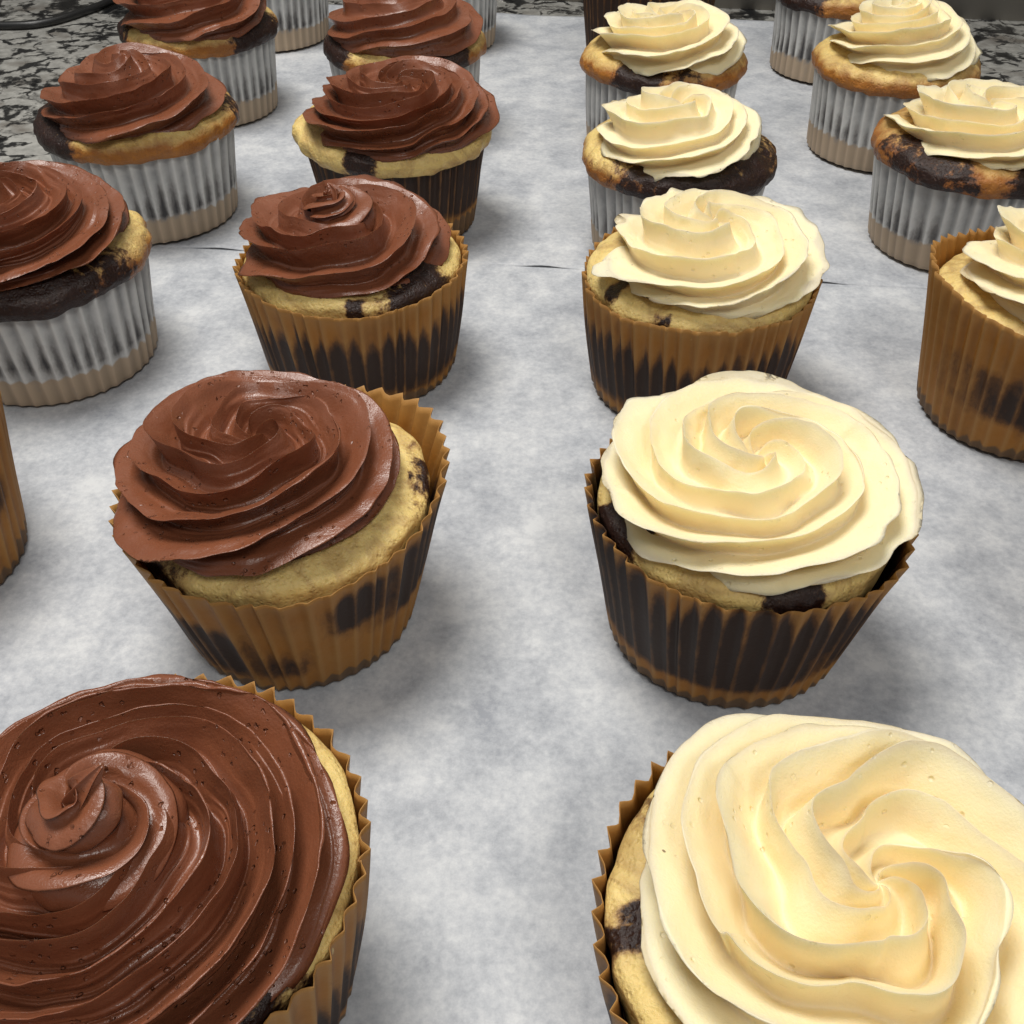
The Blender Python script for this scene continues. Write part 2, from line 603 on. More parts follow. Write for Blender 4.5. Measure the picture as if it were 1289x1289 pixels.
def make_cake(p, parent):
    sd = p['seed']
    R, Rb, h = p['Rl'], p['Rb'], p['h']
    cols = 144
    az = np.arange(cols) / cols * 360
    A = np.radians(az)
    rows_r, rows_z = [], []
    dome = p.get('dome', 0.006)
    if p['lip'] > 0:
        # over-baked lip that spills over the paper rim
        L = p['R']
        prof = [(0.0, h + dome), (0.3, h + dome * 0.93), (0.55, h + dome * 0.75), (0.75, h + dome * 0.5), (0.88, h + dome * 0.25),
                (0.95, h - 0.0002), (0.985, h - 0.0016), (1.0, h - 0.0035), (0.998, h - 0.0052), (0.98, h - 0.0068), (0.955, h - 0.0076)]
        for f, z in prof:
            rows_r.append(f * L)
            rows_z.append(z)
        rin = R - 0.0022
        rows_r += [rin - 0.0010, rin - 0.0015]
        rows_z += [h - 0.0072, h - 0.011]
        n_top = 11
        zb = h - 0.011
    else:
        e = h - p.get('sink', 0.004)
        rin = Rb + (R - 0.0011 - Rb) * (e / h) ** 0.92 - 0.0011
        for f, z in [(0, 1.0), (0.3, 0.95), (0.5, 0.84), (0.68, 0.68), (0.8, 0.54), (0.9, 0.38), (0.97, 0.22), (1.0, 0.02)]:
            rows_r.append(f * rin)
            rows_z.append(e + dome * z)
        rows_r += [rin - 0.0003]
        rows_z += [e - 0.004]
        n_top = 8
        zb = e - 0.004
    rs0 = rows_r[-1]
    for q in (0.33, 0.66, 1.0):
        zz = zb * (1 - q) + 0.0012 * q
        rows_z.append(zz)
        rows_r.append(rs0 + (Rb - 0.0022 - rs0) * q)
    # refine the profile
    nr = 54
    k = np.linspace(0, len(rows_r) - 1, nr)
    rr = np.interp(k, np.arange(len(rows_r)), rows_r)
    zz = np.interp(k, np.arange(len(rows_z)), rows_z)
    for _ in range(1):
        rr[1:-1] = 0.25 * rr[:-2] + 0.5 * rr[1:-1] + 0.25 * rr[2:]
        zz[1:-1] = 0.25 * zz[:-2] + 0.5 * zz[1:-1] + 0.25 * zz[2:]
    verts, choc, brown = [], [], []
    for i in range(nr):
        r, z = rr[i], zz[i]
        x, y = r * np.cos(A), r * np.sin(A)
        top = 1.0 if k[i] <= n_top else 0.0
        lump = vnoise(x * 130, y * 130, sd) * 0.0006 + vnoise(x * 330, y * 330, sd + z * 300) * 0.0004
        rad = 1.0
        if p['lip'] > 0 and k[i] > 3:
            s = sstep(3, 6, k[i]) * top
            rad = 1 + s * (0.024 * vnoise(az / 26, sd + 2.2) + 0.016 * vnoise(az / 9, sd + 4.2) + 0.010 * vnoise(az / 4, k[i], sd + 4.2))
            for (c, wd, dr, dz) in p.get('lipdef', []):
                rad = rad + s * dr / R * bump_az(az, c, wd)
                z = z + s * dz * bump_az(az, c, wd)
        elif p['lip'] == 0 and top:
            for (c, wd, dr, dz) in p.get('rim', []):
                z = z + 0.5 * max(dz, 0) * bump_az(az, c, wd) * (r / rin) ** 3
            z = z + 0.0009 * vnoise(az / 24, sd + 5) * (r / rin) ** 3
        if p['lip'] == 0:
            rad = rad + 0.0004 * vnoise(az / 6, z * 200, sd) / max(r, 0.004)
        verts.append(np.stack([x * rad, y * rad, z + lump * top], 1))
        c_ = np.full(cols, -0.25)
        for (ca, wd, r0, r1, s) in p.get('patch', []):
            warp = 7 * vnoise(az / 20, r * 120, sd + 8)
            c_ = np.maximum(c_, -0.25 + (s + 0.25) * np.exp(-(angd(az + warp, ca) / wd) ** 4) * sstep(r0 - 0.06, r0 + 0.06, r / rr.max()) * (1 - sstep(r1 - 0.04, r1 + 0.08, r / rr.max())))
        choc.append(c_)
        if p['lip'] > 0:
            b_ = 0.95 * sstep(h + 0.0022, h - 0.006, z) * np.ones(cols) + p.get('bake', 0.1)
        else:
            b_ = np.full(cols, 0.0 + 0.16 * sstep(0.90, 1.0, r / rr.max()))
        brown.append(b_)
    v = np.concatenate(verts)
    faces = grid_faces(nr, cols)[:, ::-1]
    faces = faces[cols:] if rr[0] == 0 else faces
    ring0 = np.arange(cols) + cols
    top_c = 0
    f2 = fan(len(v), ring0)
    f3 = fan(len(v) + 1, np.arange(cols) + (nr - 1) * cols, True)
    v = np.concatenate([v, [[0, 0, zz[0]], [0, 0, zz[-1]]]])
    choc = np.concatenate([np.concatenate(choc), [0, 0]])
    brown = np.concatenate([np.concatenate(brown), [0, 0]])
    used_off = cols                      # first ring sits on the axis: drop it
    v = v[used_off:]
    faces, f2, f3 = [x - used_off for x in (faces, f2, f3)]
    return build("cake", v, np.concatenate([faces, f2, f3]), M_CAKE, parent,
                 dict(choc=choc[used_off:], brown=brown[used_off:]))


def make_frosting(p, parent):
    """buttercream piped through a star nozzle: a ridged rope laid in an inward spiral"""
    q = dict(turns=2.15, lobes=7, depth=0.50, twist=0.45, lean=-0.55, start=190, r=0.0105, H=0.028, peak=0.004, curl=(0.0, 0.0),
             ruffle=0.0009, stria=0.00012, poly=0.04, polyn=5, dx=0.0, dy=0.0, detail=1.0, zs=(0, 0.0, 0.14, 0.42, 0.70, 0.88, 1.0), squash=0.90, mid=0.66, wob=0.05)
    if p['kind'] == 'van':
        q.update(depth=0.56, twist=0.58, lean=-0.45)
    q.update(p['frost'])
    sd = p['seed'] * 1.37
    Rf = q['Rf']
    r0 = q['r']
    det = q['detail']
    turns = q['turns']
    n = int(150 * turns * det)
    u = np.linspace(0, turns, n)                       # turns travelled
    T_ = turns
    Rc = Rf - r0 * 0.93
    xs = np.array([0, 0.30, 0.85, 1.15, 1.5, 1.8, 2.15]) / 2.15 * T_
    rad = spline(u, xs, np.array([1.0, 1.0, 0.93, 0.73, 0.46, 0.23, 0.0])) * Rc
    z0 = r0 * q['squash'] * 0.62
    ztop = q['H'] - r0 * q['squash'] * 0.62
    zz = spline(u, xs, np.array(q['zs'])) * (ztop - z0) + z0
    tr = spline(u, xs, np.array([0.72, 1.0, 1.0, 0.94, 0.84, 0.72, q['mid']])) * r0
    tr = tr * (0.55 + 0.45 * sstep(0, 0.10, u))
    az = np.radians(q['start']) + TAU * u
    wob = q['wob']
    rad = rad * (1 + q['poly'] * np.cos(q['polyn'] * az * 0.97 + sd) * sstep(0.2, 1.3, u) + wob * vnoise(u * 3.1, sd) * (0.5 + 0.5 * sstep(0, .5, u)))
    zz = zz + 0.0010 * vnoise(u * 3.7, sd + 4.4)
    tr = tr * (1 + 0.09 * vnoise(u * 4.3, sd + 7.7))
    # lift-off: nozzle pulled straight up out of the middle
    k = int(46 * det)
    s = np.linspace(0, 1, k + 1)[1:]
    az_e = az[-1] + TAU * 0.22 * s
    rad_e = rad[-1] * (1 - s)
    z_e = zz[-1] + (q['peak'] + tr[-1] * 0.55) * s ** 1.1
    tr_e = tr[-1] * (1 - s) ** 0.9 + 0.0004
    dx_e = q['curl'][0] * s ** 2
    dy_e = q['curl'][1] * s ** 2
    zero = np.zeros(n)
    az = np.concatenate([az, az_e])
    rad = np.concatenate([rad, rad_e])
    zz = np.concatenate([zz, z_e])
    tr = np.concatenate([tr, tr_e])
    ox = np.concatenate([zero, dx_e])
    oy = np.concatenate([zero, dy_e])
    C = np.stack([rad * np.cos(az) + ox, rad * np.sin(az) + oy, zz], 1)
    D = np.gradient(C, axis=0)
    D[-k - 4:, 2] += 1e-6
    Tn = D / np.linalg.norm(D, axis=1)[:, None]
    kw = int(26 * det)
    ker = np.hanning(2 * kw + 1)
    ker /= ker.sum()
    Tp = np.pad(Tn, ((kw, kw), (0, 0)), mode='edge')
    Tn = np.stack([np.convolve(Tp[:, i], ker, 'valid') for i in range(3)], 1)
    Tn /= np.linalg.norm(Tn, axis=1)[:, None]
    N = np.stack([np.cos(az), np.sin(az), 0 * az], 1)
    N = N - (N * Tn).sum(1)[:, None] * Tn
    N /= np.linalg.norm(N, axis=1)[:, None]
    B = np.cross(N, Tn)
    L = q['lobes']
    m = int(L * (22 if det >= 1 else 16))
    rows = len(az)
    m = (m // (2 * L)) * 2 * L
    al = np.arange(m) / m * TAU                       # angle in the nozzle's frame
    uu = (az - az[0])[:, None]
    # star outline: thin fins joined by hollow scoops (a Bezier curve from each fin tip to the next hollow)
    fl = al / TAU * L
    kk = np.round(fl) % L
    w_ = np.clip(np.abs(fl - np.round(fl)) * 2, 0, 1)          # 0 on a fin tip, 1 in a hollow
    w_ = w_ ** 1.7                                             # samples crowd towards the fin tip
    half = PI / L
    vr = 1 - q['depth']
    p1r, p1a = vr * 1.0, 0.26 * half
    bx = (1 - w_) ** 2 * 0.985 + 2 * w_ * (1 - w_) * p1r * math.cos(p1a) + w_ ** 2 * vr * math.cos(half)
    by = 2 * w_ * (1 - w_) * p1r * math.sin(p1a) + w_ ** 2 * vr * math.sin(half) + 0.035 * np.sqrt(np.clip(w_, 0, 0.2) / 0.2) * (1 - w_)
    b_rho = np.hypot(bx, by)
    b_ang = np.arctan2(by, bx) * np.sign(fl - np.round(fl) + 1e-12)
    s_ = (np.clip((b_rho - vr) / (1 - vr), 0, 1))[None, :]      # 1 on a ridge, 0 in a groove
    dvar = 1 + 0.30 * vnoise(kk[None, :] * 3.7 + sd, uu * 0.9)
    rho = vr + (b_rho[None, :] - vr) * dvar
    al = np.round(fl) / L * TAU + b_ang
    tw = q['twist'] * (uu + 0.5 * vnoise(uu * 0.8, sd + 2.5))
    ang = al[None, :] + tw + q['lean'] * (1 - sstep(turns - 0.35, turns + 0.05, uu / TAU)) * s_ ** 1.5 + 0.07 * vnoise(kk[None, :] * 5.1, uu * 1.6, sd)
    rr = rho * tr[:, None]
    # torn, streaky texture running along the rope
    fine = vnoise(al[None, :] * 5 + sd, uu * 0.8) * 0.6 + vnoise(al[None, :] * 11 + sd, uu * 1.3) * 0.6
    rr = rr + q['stria'] * fine * np.clip(tr[:, None] / 0.006, 0, 1) * (0.4 + 1.2 * (vnoise(uu * 0.9, sd + 12) > -0.1))
    # ruffles where the rope first meets the cake, at its outer foot
    outer = np.clip(np.cos(ang + 0.5), 0, 1) ** 1.5 * s_
    ruf = q['ruffle'] * (vnoise(uu * 2.6, sd + kk[None, :] * 2) + 0.7 * vnoise(uu * 6.5, sd + 3 + kk[None, :]))
    rr = rr + ruf * outer * np.clip(tr[:, None] / r0, 0, 1)
    P = C[:, None] + rr[..., None] * (np.cos(ang)[..., None] * N[:, None] + (np.sin(ang) * q['squash'])[..., None] * B[:, None])
    P[..., 2] += 0.6 * ruf * outer
    P = P.reshape(-1, 3)
    # general unevenness
    f1, f2 = 120, 330
    for ax in range(3):
        P[:, ax] += 0.00045 * vnoise(P[:, 0] * f1 + ax * 9.1, P[:, 1] * f1, P[:, 2] * f1 + sd) \
            + 0.00013 * vnoise(P[:, 0] * f2 + ax * 3.3, P[:, 1] * f2, P[:, 2] * f2 + sd)
    faces = grid_faces(rows, m)[:, ::-1]
    c0, c1 = len(P), len(P) + 1
    faces = np.concatenate([faces, fan(c0, np.arange(m)), fan(c1, np.arange(m) + (rows - 1) * m, True)])
    P = np.concatenate([P, C[:1], C[-1:]])
    # the heart under the spiral, so that no hollow stays open
    hm, hn = 10, 40
    a = np.arange(hn) / hn * TAU
    th = np.linspace(0, PI / 2, hm)
    hr, hz = Rf * 0.6, q['H'] * 0.62
    H = np.stack([np.outer(np.cos(th), np.cos(a)) * hr, np.outer(np.cos(th), np.sin(a)) * hr,
                  np.outer(np.sin(th), np.ones(hn)) * hz - 0.001], -1).reshape(-1, 3)
    faces = np.concatenate([faces, grid_faces(hm, hn) + len(P)])
    P = np.concatenate([P, H])
    P[:, 0] += q['dx']
    P[:, 1] += q['dy']
    P[:, 2] += q['z']
    return build("frosting", P, faces, M_CHOC if p['kind'] == 'choc' else M_VAN, parent)


def make_rose(p, parent):
    """flat piped rosette: thin fins of buttercream winding in from the foot to the heart"""
    q = dict(arms=5, wind=1.25, A=0.0050, H=0.0165, start=0, lean=0.42, mid_z=0.86, wob=0.10, poly=0.10, polyn=5, ruffle=0.0010, stria=0.0002, peak=0.002,
             pw=0.0035, px=0.0, py=0.0, dx=0.0, dy=0.0, detail=1.0, vary=0.45, slump=0.0, fall=1.0)
    q.update(p['frost'])
    q.update(q.get('rose') or {})
    sd = p['seed'] * 1.71
    det = q['detail']
    n, A0, H = q['arms'], q['A'], q['H']
    R = q['Rf'] - A0 * 0.52
    # meridian of the mound, from the heart over the shoulder down to the foot
    cr = np.array([0, 0.18, 0.40, 0.62, 0.80, 0.93, 1.0, 1.0, 0.93]) * R
    cz = np.array([q['mid_z'], 0.5 * q['mid_z'] + 0.5, 0.99, 0.90, 0.73, 0.50, 0.27, 0.08, -0.08]) * H
    k = np.linspace(0, 8, 400)
    fr, fz = spline(k, np.arange(9), cr), spline(k, np.arange(9), cz)
    L = np.concatenate([[0], np.cumsum(np.hypot(np.diff(fr), np.diff(fz)))])
    rows = int(230 * det)
    ss = np.linspace(0.004, 1, rows)
    pr, pz = np.interp(ss * L[-1], L, fr), np.interp(ss * L[-1], L, fz)
    tr_, tz_ = np.gradient(pr), np.gradient(pz)
    ln = np.hypot(tr_, tz_)
    tr_, tz_ = tr_ / ln, tz_ / ln
    nr_, nz_ = -tz_, tr_
    per = int((40 if det >= 1 else 28))
    j = np.arange(n * per)
    arm = j // per
    x = (j % per) / per * 2 - 1                                    # -1..1 across one scoop, fins at both ends
    x = np.sign(x) * (1 - (1 - np.abs(x)) ** 1.8)                  # samples crowd towards the fins
    pp = (x + 1) / 2
    arm_w = np.array([0.5 * _val[(a * 31 + p['seed'] * 7) % 512] for a in range(n)])
    S = ss[:, None]
    th = TAU * (arm + pp + 0.35 * ((1 - pp) * arm_w[arm] + pp * arm_w[(arm + 1) % n])) / n
    turn = (0.62 * (1 - S ** 0.60) + 0.50 * (1 - S ** 1.6)) * q['wind'] * TAU
    th = th[None, :] + turn + np.radians(q['start'])
    th = th + q['wob'] * (1.2 * vnoise(np.cos(th) * 1.6 + sd, np.sin(th) * 1.6, S * 4) + 0.5 * vnoise(np.cos(th) * 4 + sd, np.sin(th) * 4, S * 9)) * np.clip(S * 3, 0.1, 1)
    # fin height: each fin keeps its own, waxing and waning along its run
    g0 = 1 + q['vary'] * vnoise(arm * 4.3 + sd, turn * 0.9)
    g1 = 1 + q['vary'] * vnoise(((arm + 1) % n) * 4.3 + sd, turn * 0.9)
    ax = np.abs(x)[None, :]
    fin = np.where(x[None, :] < 0, g0, g1) * ax ** 1.7             # cusp at the fins, hollow scoop between
    mid = 0.10 * (1 - ax ** 2)
    r_rel = pr[:, None] / R
    A = A0 * (1 - np.exp(-(pr[:, None] / (0.11 * R)) ** 1.4)) * (0.78 + 0.22 * sstep(0.15, 0.7, S)) * (1 - 0.80 * sstep(0.80, 0.98, S))
    h_ = fin - mid
    D = A * (h_ - 0.35)
    stri = vnoise(pp[None, :] * 7 + arm[None, :] * 3.1 + sd, turn * 0.8) + 0.8 * vnoise(pp[None, :] * 17 + arm[None, :] * 5.3 + sd, turn * 1.3)
    D = D + q['stria'] * stri * (1 - ax ** 6) * np.clip(r_rel * 2.5, 0, 1)
    tipw = np.clip(fin, 0, 1.4) ** 1.6
    ruf = q['ruffle'] * (vnoise(th * 2.4, sd + arm[None, :] * 2.0) + 0.6 * vnoise(th * 6.0, sd + arm[None, :])) * tipw * sstep(0.35, 0.9, S) * (1 - sstep(0.93, 1.0, S))
    D = D + 0.8 * ruf
    Tsh = q['lean'] * A * tipw * (0.35 + 0.65 * sstep(0.2, 0.7, S)) * (1 - sstep(0.80, 0.98, S)) * 0.55 + 0.5 * ruf
    pol = 1 + q['poly'] * np.cos(q['polyn'] * th * 0.98 + sd) * np.exp(-((r_rel - 0.45) / 0.3) ** 2) * 0.5
    out = 1 + 0.022 * vnoise(np.cos(th) * 1.3 + sd, np.sin(th) * 1.3, 2.2) * sstep(0.5, 1, r_rel)
    rr = (pr[:, None] * pol + D * nr_[:, None] + Tsh * tr_[:, None]) * out
    rr = np.maximum(rr, 0.00005)
    zz = pz[:, None] + D * nz_[:, None] + Tsh * tz_[:, None]
    X, Y = rr * np.cos(th), rr * np.sin(th)
    zz = zz + q['peak'] * np.exp(-((X - q['px']) ** 2 + (Y - q['py']) ** 2) / q['pw'] ** 2)
    zz = zz + 0.0012 * vnoise(X * 60 + sd, Y * 60) * np.clip(r_rel, 0, 1)
    P = np.stack([X, Y, zz], -1).reshape(-1, 3)
    f1, f2 = 130, 350
    for ax_ in range(3):
        P[:, ax_] += 0.00045 * vnoise(P[:, 0] * f1 + ax_ * 9.1, P[:, 1] * f1, P[:, 2] * f1 + sd) \
            + 0.00014 * vnoise(P[:, 0] * f2 + ax_ * 3.3, P[:, 1] * f2, P[:, 2] * f2 + sd)
    cols = n * per
    faces = grid_faces(rows, cols)[:, ::-1]
    faces = np.concatenate([faces, fan(len(P), np.arange(cols)), fan(len(P) + 1, np.arange(cols) + (rows - 1) * cols, True)])
    P = np.concatenate([P, [P[:cols].mean(0)], [[0, 0, -0.001]]])
    P += np.array([q['dx'], q['dy'], q['z']])
    return build("frosting", P, faces, M_CHOC if p['kind'] == 'choc' else M_VAN, parent)


G_CH = "cupcakes with chocolate frosting"
G_VA = "cupcakes with vanilla frosting"


def cupcake(**p):
    root = bpy.data.objects.new("cupcake", None)
    scene.collection.objects.link(root)
    root.empty_display_size = 0.02
    root.location = (p['x'], p['y'], p.get('zoff', 0.0))
    tag(root, p['label'], "cupcake", G_CH if p['kind'] == 'choc' else G_VA)
    p.setdefault('lip', 0)
    p.setdefault('tan', 0.10 if p['liner'] == 'brown' else 0.30)
    p.setdefault('band', (0.15, 0.6))
    p['Rl'] = p['R'] if not p['lip'] else p['R'] * 0.945
    fz = p['frost']
    if 'z' not in fz:
        fz['z'] = p['h'] - (0.0012 if not p['lip'] else 0.0)
    make_liner(p, root, None)
    make_cake(p, root)
    if fz.get('rose') is None:
        make_frosting(p, root)
        return root
    fo = make_rose(p, root)
    if 'knob' in fz:
        k = dict(p)
        k['seed'] = p['seed'] + 3
        k['frost'] = dict(dict(r=0.0046, lobes=7, turns=1.9, depth=0.5, squash=0.95, stria=0.0002, ruffle=0.0003, detail=0.8, mid=0.7), **fz['knob'])
        make_frosting(k, fo).name = "peak"
    return root


WH = dict(liner='white', lip=1, pleats=43, tan=0.30, band=(0.30, 0.50), band_k=0.85)
BR = dict(liner='brown', pleats=47)

# ---- column of chocolate cupcakes
cupcake(**BR, kind='choc', seed=1, x=-0.0564, y=0.0854, R=0.0355, Rb=0.0275, h=0.043,
        frost=dict(knob=dict(Rf=0.0118, H=0.0135, peak=0.003, curl=(0.003, 0.002), start=120, dx=-0.0010, dy=-0.0040, z=0.0545, lobes=6), rose=dict(arms=7, wind=1.4, A=0.0058, H=0.0150, start=20, stria=0.0006, peak=0.0, pw=0.0065, px=-0.001, py=0.001, vary=0.3), Rf=0.0332, dx=-0.0015, dy=-0.0030, start=200, lobes=10, stria=0.0013, r=0.0100, squash=0.78, turns=2.3, H=0.0205, peak=0.003, curl=(-0.003, 0.002), mid=0.70, depth=0.42, lean=-0.3),
        patch=[(300, 30, 0.6, 1.2, 0.8)], sink=0.002,
        label="chocolate cupcake with the broadest swirl, curled peak in the middle, jagged brown paper rim")
cupcake(**BR, kind='choc', seed=2, x=-0.0510, y=0.1785, R=0.0357, Rb=0.0262, h=0.0410,
        rim=[(30, 32, 0.0032, 0.0040), (270, 60, 0.0004, -0.0040)], band=(0.2, 0.5), band_k=0.0,
        spots=[(232, 28, 0.16, 0.62, 1.5), (345, 24, 0.40, 0.90, 1.5), (305, 10, 0.55, 0.9, 1.4), (275, 10, 0.2, 0.42, 0.6)],
        frost=dict(z=0.0410, rose=dict(arms=5, wind=1.40, A=0.0062, H=0.0145, start=60, stria=0.0005, peak=0.0, poly=0.16), Rf=0.0303, dx=-0.0030, dy=-0.002, r=0.0090, squash=0.80, zs=(0, 0.05, 0.35, 0.72, 1.0, 1.0, 0.85), mid=0.80, start=165, lobes=7, stria=0.0008, turns=2.6, H=0.0175, peak=-0.001, poly=0.07, depth=0.5),
        patch=[(5, 22, 0.86, 1.0, 0.62), (228, 14, 0.9, 1.2, 0.5)], sink=0.0040, dome=0.007,
        label="chocolate rose-swirl cupcake in orange-brown paper, yellow cake showing, rim standing away behind")
cupcake(**BR, kind='choc', seed=3, x=-0.0483, y=0.2892, R=0.0352, Rb=0.0290, h=0.0385, band=(0.16, 0.66), rim=[(285, 60, 0.0, -0.0025)],
        frost=dict(knob=dict(Rf=0.0112, H=0.0105, peak=0.002, curl=(-0.002, 0.001), start=200, dx=-0.0025, dy=-0.002, z=0.0485, r=0.0052, lobes=6, depth=0.45), z=0.0390, rose=dict(arms=5, wind=1.1, A=0.0060, H=0.0130, start=10, stria=0.0003, peak=0.005, pw=0.005, ruffle=0.0014), Rf=0.0305, dx=-0.0020, dy=-0.0025, start=170, r=0.0098, squash=0.8, lobes=7, turns=2.0, H=0.0195, peak=0.004, curl=(-0.002, 0.0), stria=0.0002),
        patch=[(318, 26, 0.7, 1.2, 1.0), (282, 7, 0.9, 1.2, 0.6)], sink=0.0020, dome=0.008,
        label="pointed chocolate swirl cupcake in brown paper with a dark band of cake behind it")
cupcake(**BR, kind='choc', seed=4, x=-0.0440, y=0.3930, R=0.0362, Rb=0.0285, h=0.0395, band=(0.28, 1.1), zoff=0.0003, lip=1, bake=-0.55, tan=0.25,
        frost=dict(rose=dict(arms=6, wind=1.4, A=0.0055, H=0.0150, start=100, stria=0.0006, peak=0.0015), Rf=0.0340, dx=0.0030, dy=-0.004, r=0.0097, squash=0.74, zs=(0, 0.05, 0.35, 0.72, 1.0, 1.0, 0.85), mid=0.80, start=160, lobes=8, turns=2.3, H=0.0185, peak=-0.001, stria=0.0004, detail=0.8),
        patch=[(248, 13, 0.6, 1.2, 1.0)], lipdef=[(190, 35, 0.002, 0.001)],
        label="chocolate cupcake in brown paper, pale yellow cake bulging over the rim above dark chocolate cake")
cupcake(**WH, kind='choc', seed=5, x=-0.0481, y=0.4892, R=0.0362, Rb=0.0305, h=0.0417, zoff=0.0003,
        frost=dict(rose=dict(arms=5, wind=1.2, A=0.0036, H=0.0175, start=40, stria=0.0001, peak=-0.002, ruffle=0.0004), Rf=0.0335, dx=0.0008, dy=-0.003, r=0.0097, squash=0.74, zs=(0, 0.05, 0.35, 0.72, 1.0, 1.0, 0.85), mid=0.80, start=150, lobes=7, turns=2.1, H=0.0205, peak=-0.002, depth=0.34, ruffle=0.0005, detail=0.7),
        patch=[(200, 36, 0.5, 1.2, 1.0), (303, 24, 0.5, 1.2, 1.0)],
        label="chocolate cupcake in white paper with smooth flat frosting rings, lip dark on one side")
cupcake(**WH, kind='choc', seed=6, x=-0.0405, y=0.6190, R=0.0355, Rb=0.0305, h=0.041, zoff=0.0003,
        frost=dict(Rf=0.032, start=150, detail=0.6),
        patch=[(300, 40, 0.5, 1.2, 1.0)],
        label="white-paper cupcake almost hidden behind the one with smooth chocolate rings")
# ---- outer column of chocolate cupcakes
cupcake(**BR, kind='choc', seed=7, x=-0.1545, y=0.1950, R=0.0345, Rb=0.0280, h=0.043, band=(0.2, 0.5), band_k=0.0,
        spots=[(350, 16, 0.45, 0.7, 0.7)],
        frost=dict(Rf=0.030, dx=-0.003, start=150, detail=0.6),
        label="orange-brown paper cupcake beside the chocolate rose swirl, in front of the almost black lip")
cupcake(**WH, kind='choc', seed=8, x=-0.1476, y=0.2930, R=0.0366, Rb=0.0300, h=0.0402,
        frost=dict(rose=dict(arms=6, wind=1.35, A=0.0058, H=0.0165, start=0, stria=0.0007, peak=0.005, pw=0.006), Rf=0.0335, dx=-0.0030, dy=-0.002, start=200, r=0.010, squash=0.8, lobes=8, turns=2.2, H=0.021, peak=0.004, curl=(0.002, 0.001), stria=0.00045),
        patch=[(262, 84, 0.5, 1.2, 1.15)],
        label="chocolate cupcake in white paper with an almost black shiny lip and torn peak")
cupcake(**WH, kind='choc', seed=9, x=-0.1427, y=0.4002, R=0.0374, Rb=0.0306, h=0.0415, zoff=0.0003,
        frost=dict(rose=dict(arms=5, wind=1.15, A=0.0056, H=0.0150, start=140, stria=0.0004, peak=0.006, pw=0.006, mid_z=1.0), Rf=0.0338, dx=0.0008, dy=-0.003, start=150, r=0.010, squash=0.82, lobes=7, turns=2.1, H=0.0225, peak=0.004, curl=(0.001, -0.001), detail=0.9),
        patch=[(205, 40, 0.4, 1.2, 1.1), (15, 22, 0.5, 1.2, 0.6)], bake=0.25,
        label="chocolate cupcake in white paper, lip half burnt dark and half golden orange, wrinkled frosting tip")
cupcake(**WH, kind='choc', seed=10, x=-0.1456, y=0.5163, R=0.0360, Rb=0.0303, h=0.0408, zoff=0.0003,
        frost=dict(rose=dict(arms=5, wind=1.1, A=0.0058, H=0.0180, start=80, stria=0.0004, peak=0.003), Rf=0.0335, dx=0.001, dy=-0.004, start=170, r=0.010, squash=0.82, lobes=7, turns=2.1, H=0.0235, detail=0.7),
        patch=[(335, 40, 0.5, 1.2, 1.1), (190, 30, 0.5, 1.2, 0.9)], bake=0.15,
        label="chocolate cupcake in white paper beside bare granite, lip with a yellow then black patch")
cupcake(**WH, kind='choc', seed=11, x=-0.1357, y=0.6283, R=0.0355, Rb=0.0305, h=0.041, zoff=0.0003,
        frost=dict(Rf=0.032, start=150, detail=0.6),
        patch=[(250, 40, 0.5, 1.2, 1.0)],
        label="white-paper cupcake standing behind the granite-side one, tan base and grey pleats visible")
# ---- column of vanilla cupcakes
cupcake(**BR, kind='van', seed=12, x=0.0465, y=0.0750, R=0.0352, Rb=0.0275, h=0.043, band=(0.3, 0.9),
        frost=dict(rose=dict(arms=6, wind=1.25, A=0.0072, H=0.0140, mid_z=0.72, poly=0.2, wob=0.13, start=30, peak=0.0025, pw=0.004, stria=0.0001, ruffle=0.0010), Rf=0.0338, dx=0.0030, dy=-0.001, r=0.0090, squash=0.80, zs=(0, 0.05, 0.35, 0.72, 1.0, 1.0, 0.85), mid=0.95, start=200, lobes=7, turns=2.5, H=0.0180, peak=0.002, ruffle=0.0010, poly=0.05),
        patch=[(186, 8, 0.6, 1.2, 1.0), (150, 7, 0.7, 1.2, 0.6)], sink=0.0012, dome=0.006,
        label="vanilla cupcake with the broadest cream rose, star-shaped folds in the middle, toothed brown paper")
cupcake(**BR, kind='van', seed=13, x=0.0508, y=0.1739, R=0.0347, Rb=0.0268, h=0.0405, band=(0.20, 0.92),
        spots=[(300, 8, 0.2, 0.5, -0.4)],
        rim=[(330, 30, 0.0014, 0.0), (275, 55, 0.0, -0.0030)],
        frost=dict(z=0.0410, rose=dict(arms=5, wind=1.35, A=0.0065, H=0.0112, mid_z=0.80, start=82, peak=0.0, stria=0.0001, ruffle=0.0012), Rf=0.0325, dx=0.0008, dy=-0.001, r=0.0090, squash=0.80, zs=(0, 0.05, 0.35, 0.72, 1.0, 1.0, 0.85), mid=0.85, start=165, lobes=6, turns=2.5, H=0.0185, peak=-0.001, ruffle=0.0016),
        patch=[(196, 15, 0.5, 1.2, 1.1), (278, 13, 0.5, 1.2, 1.1), (338, 10, 0.8, 1.2, 0.9)], sink=0.0020, dome=0.008,
        label="vanilla rose-swirl cupcake in dark-stained brown paper with two chocolate splashes on its cake")
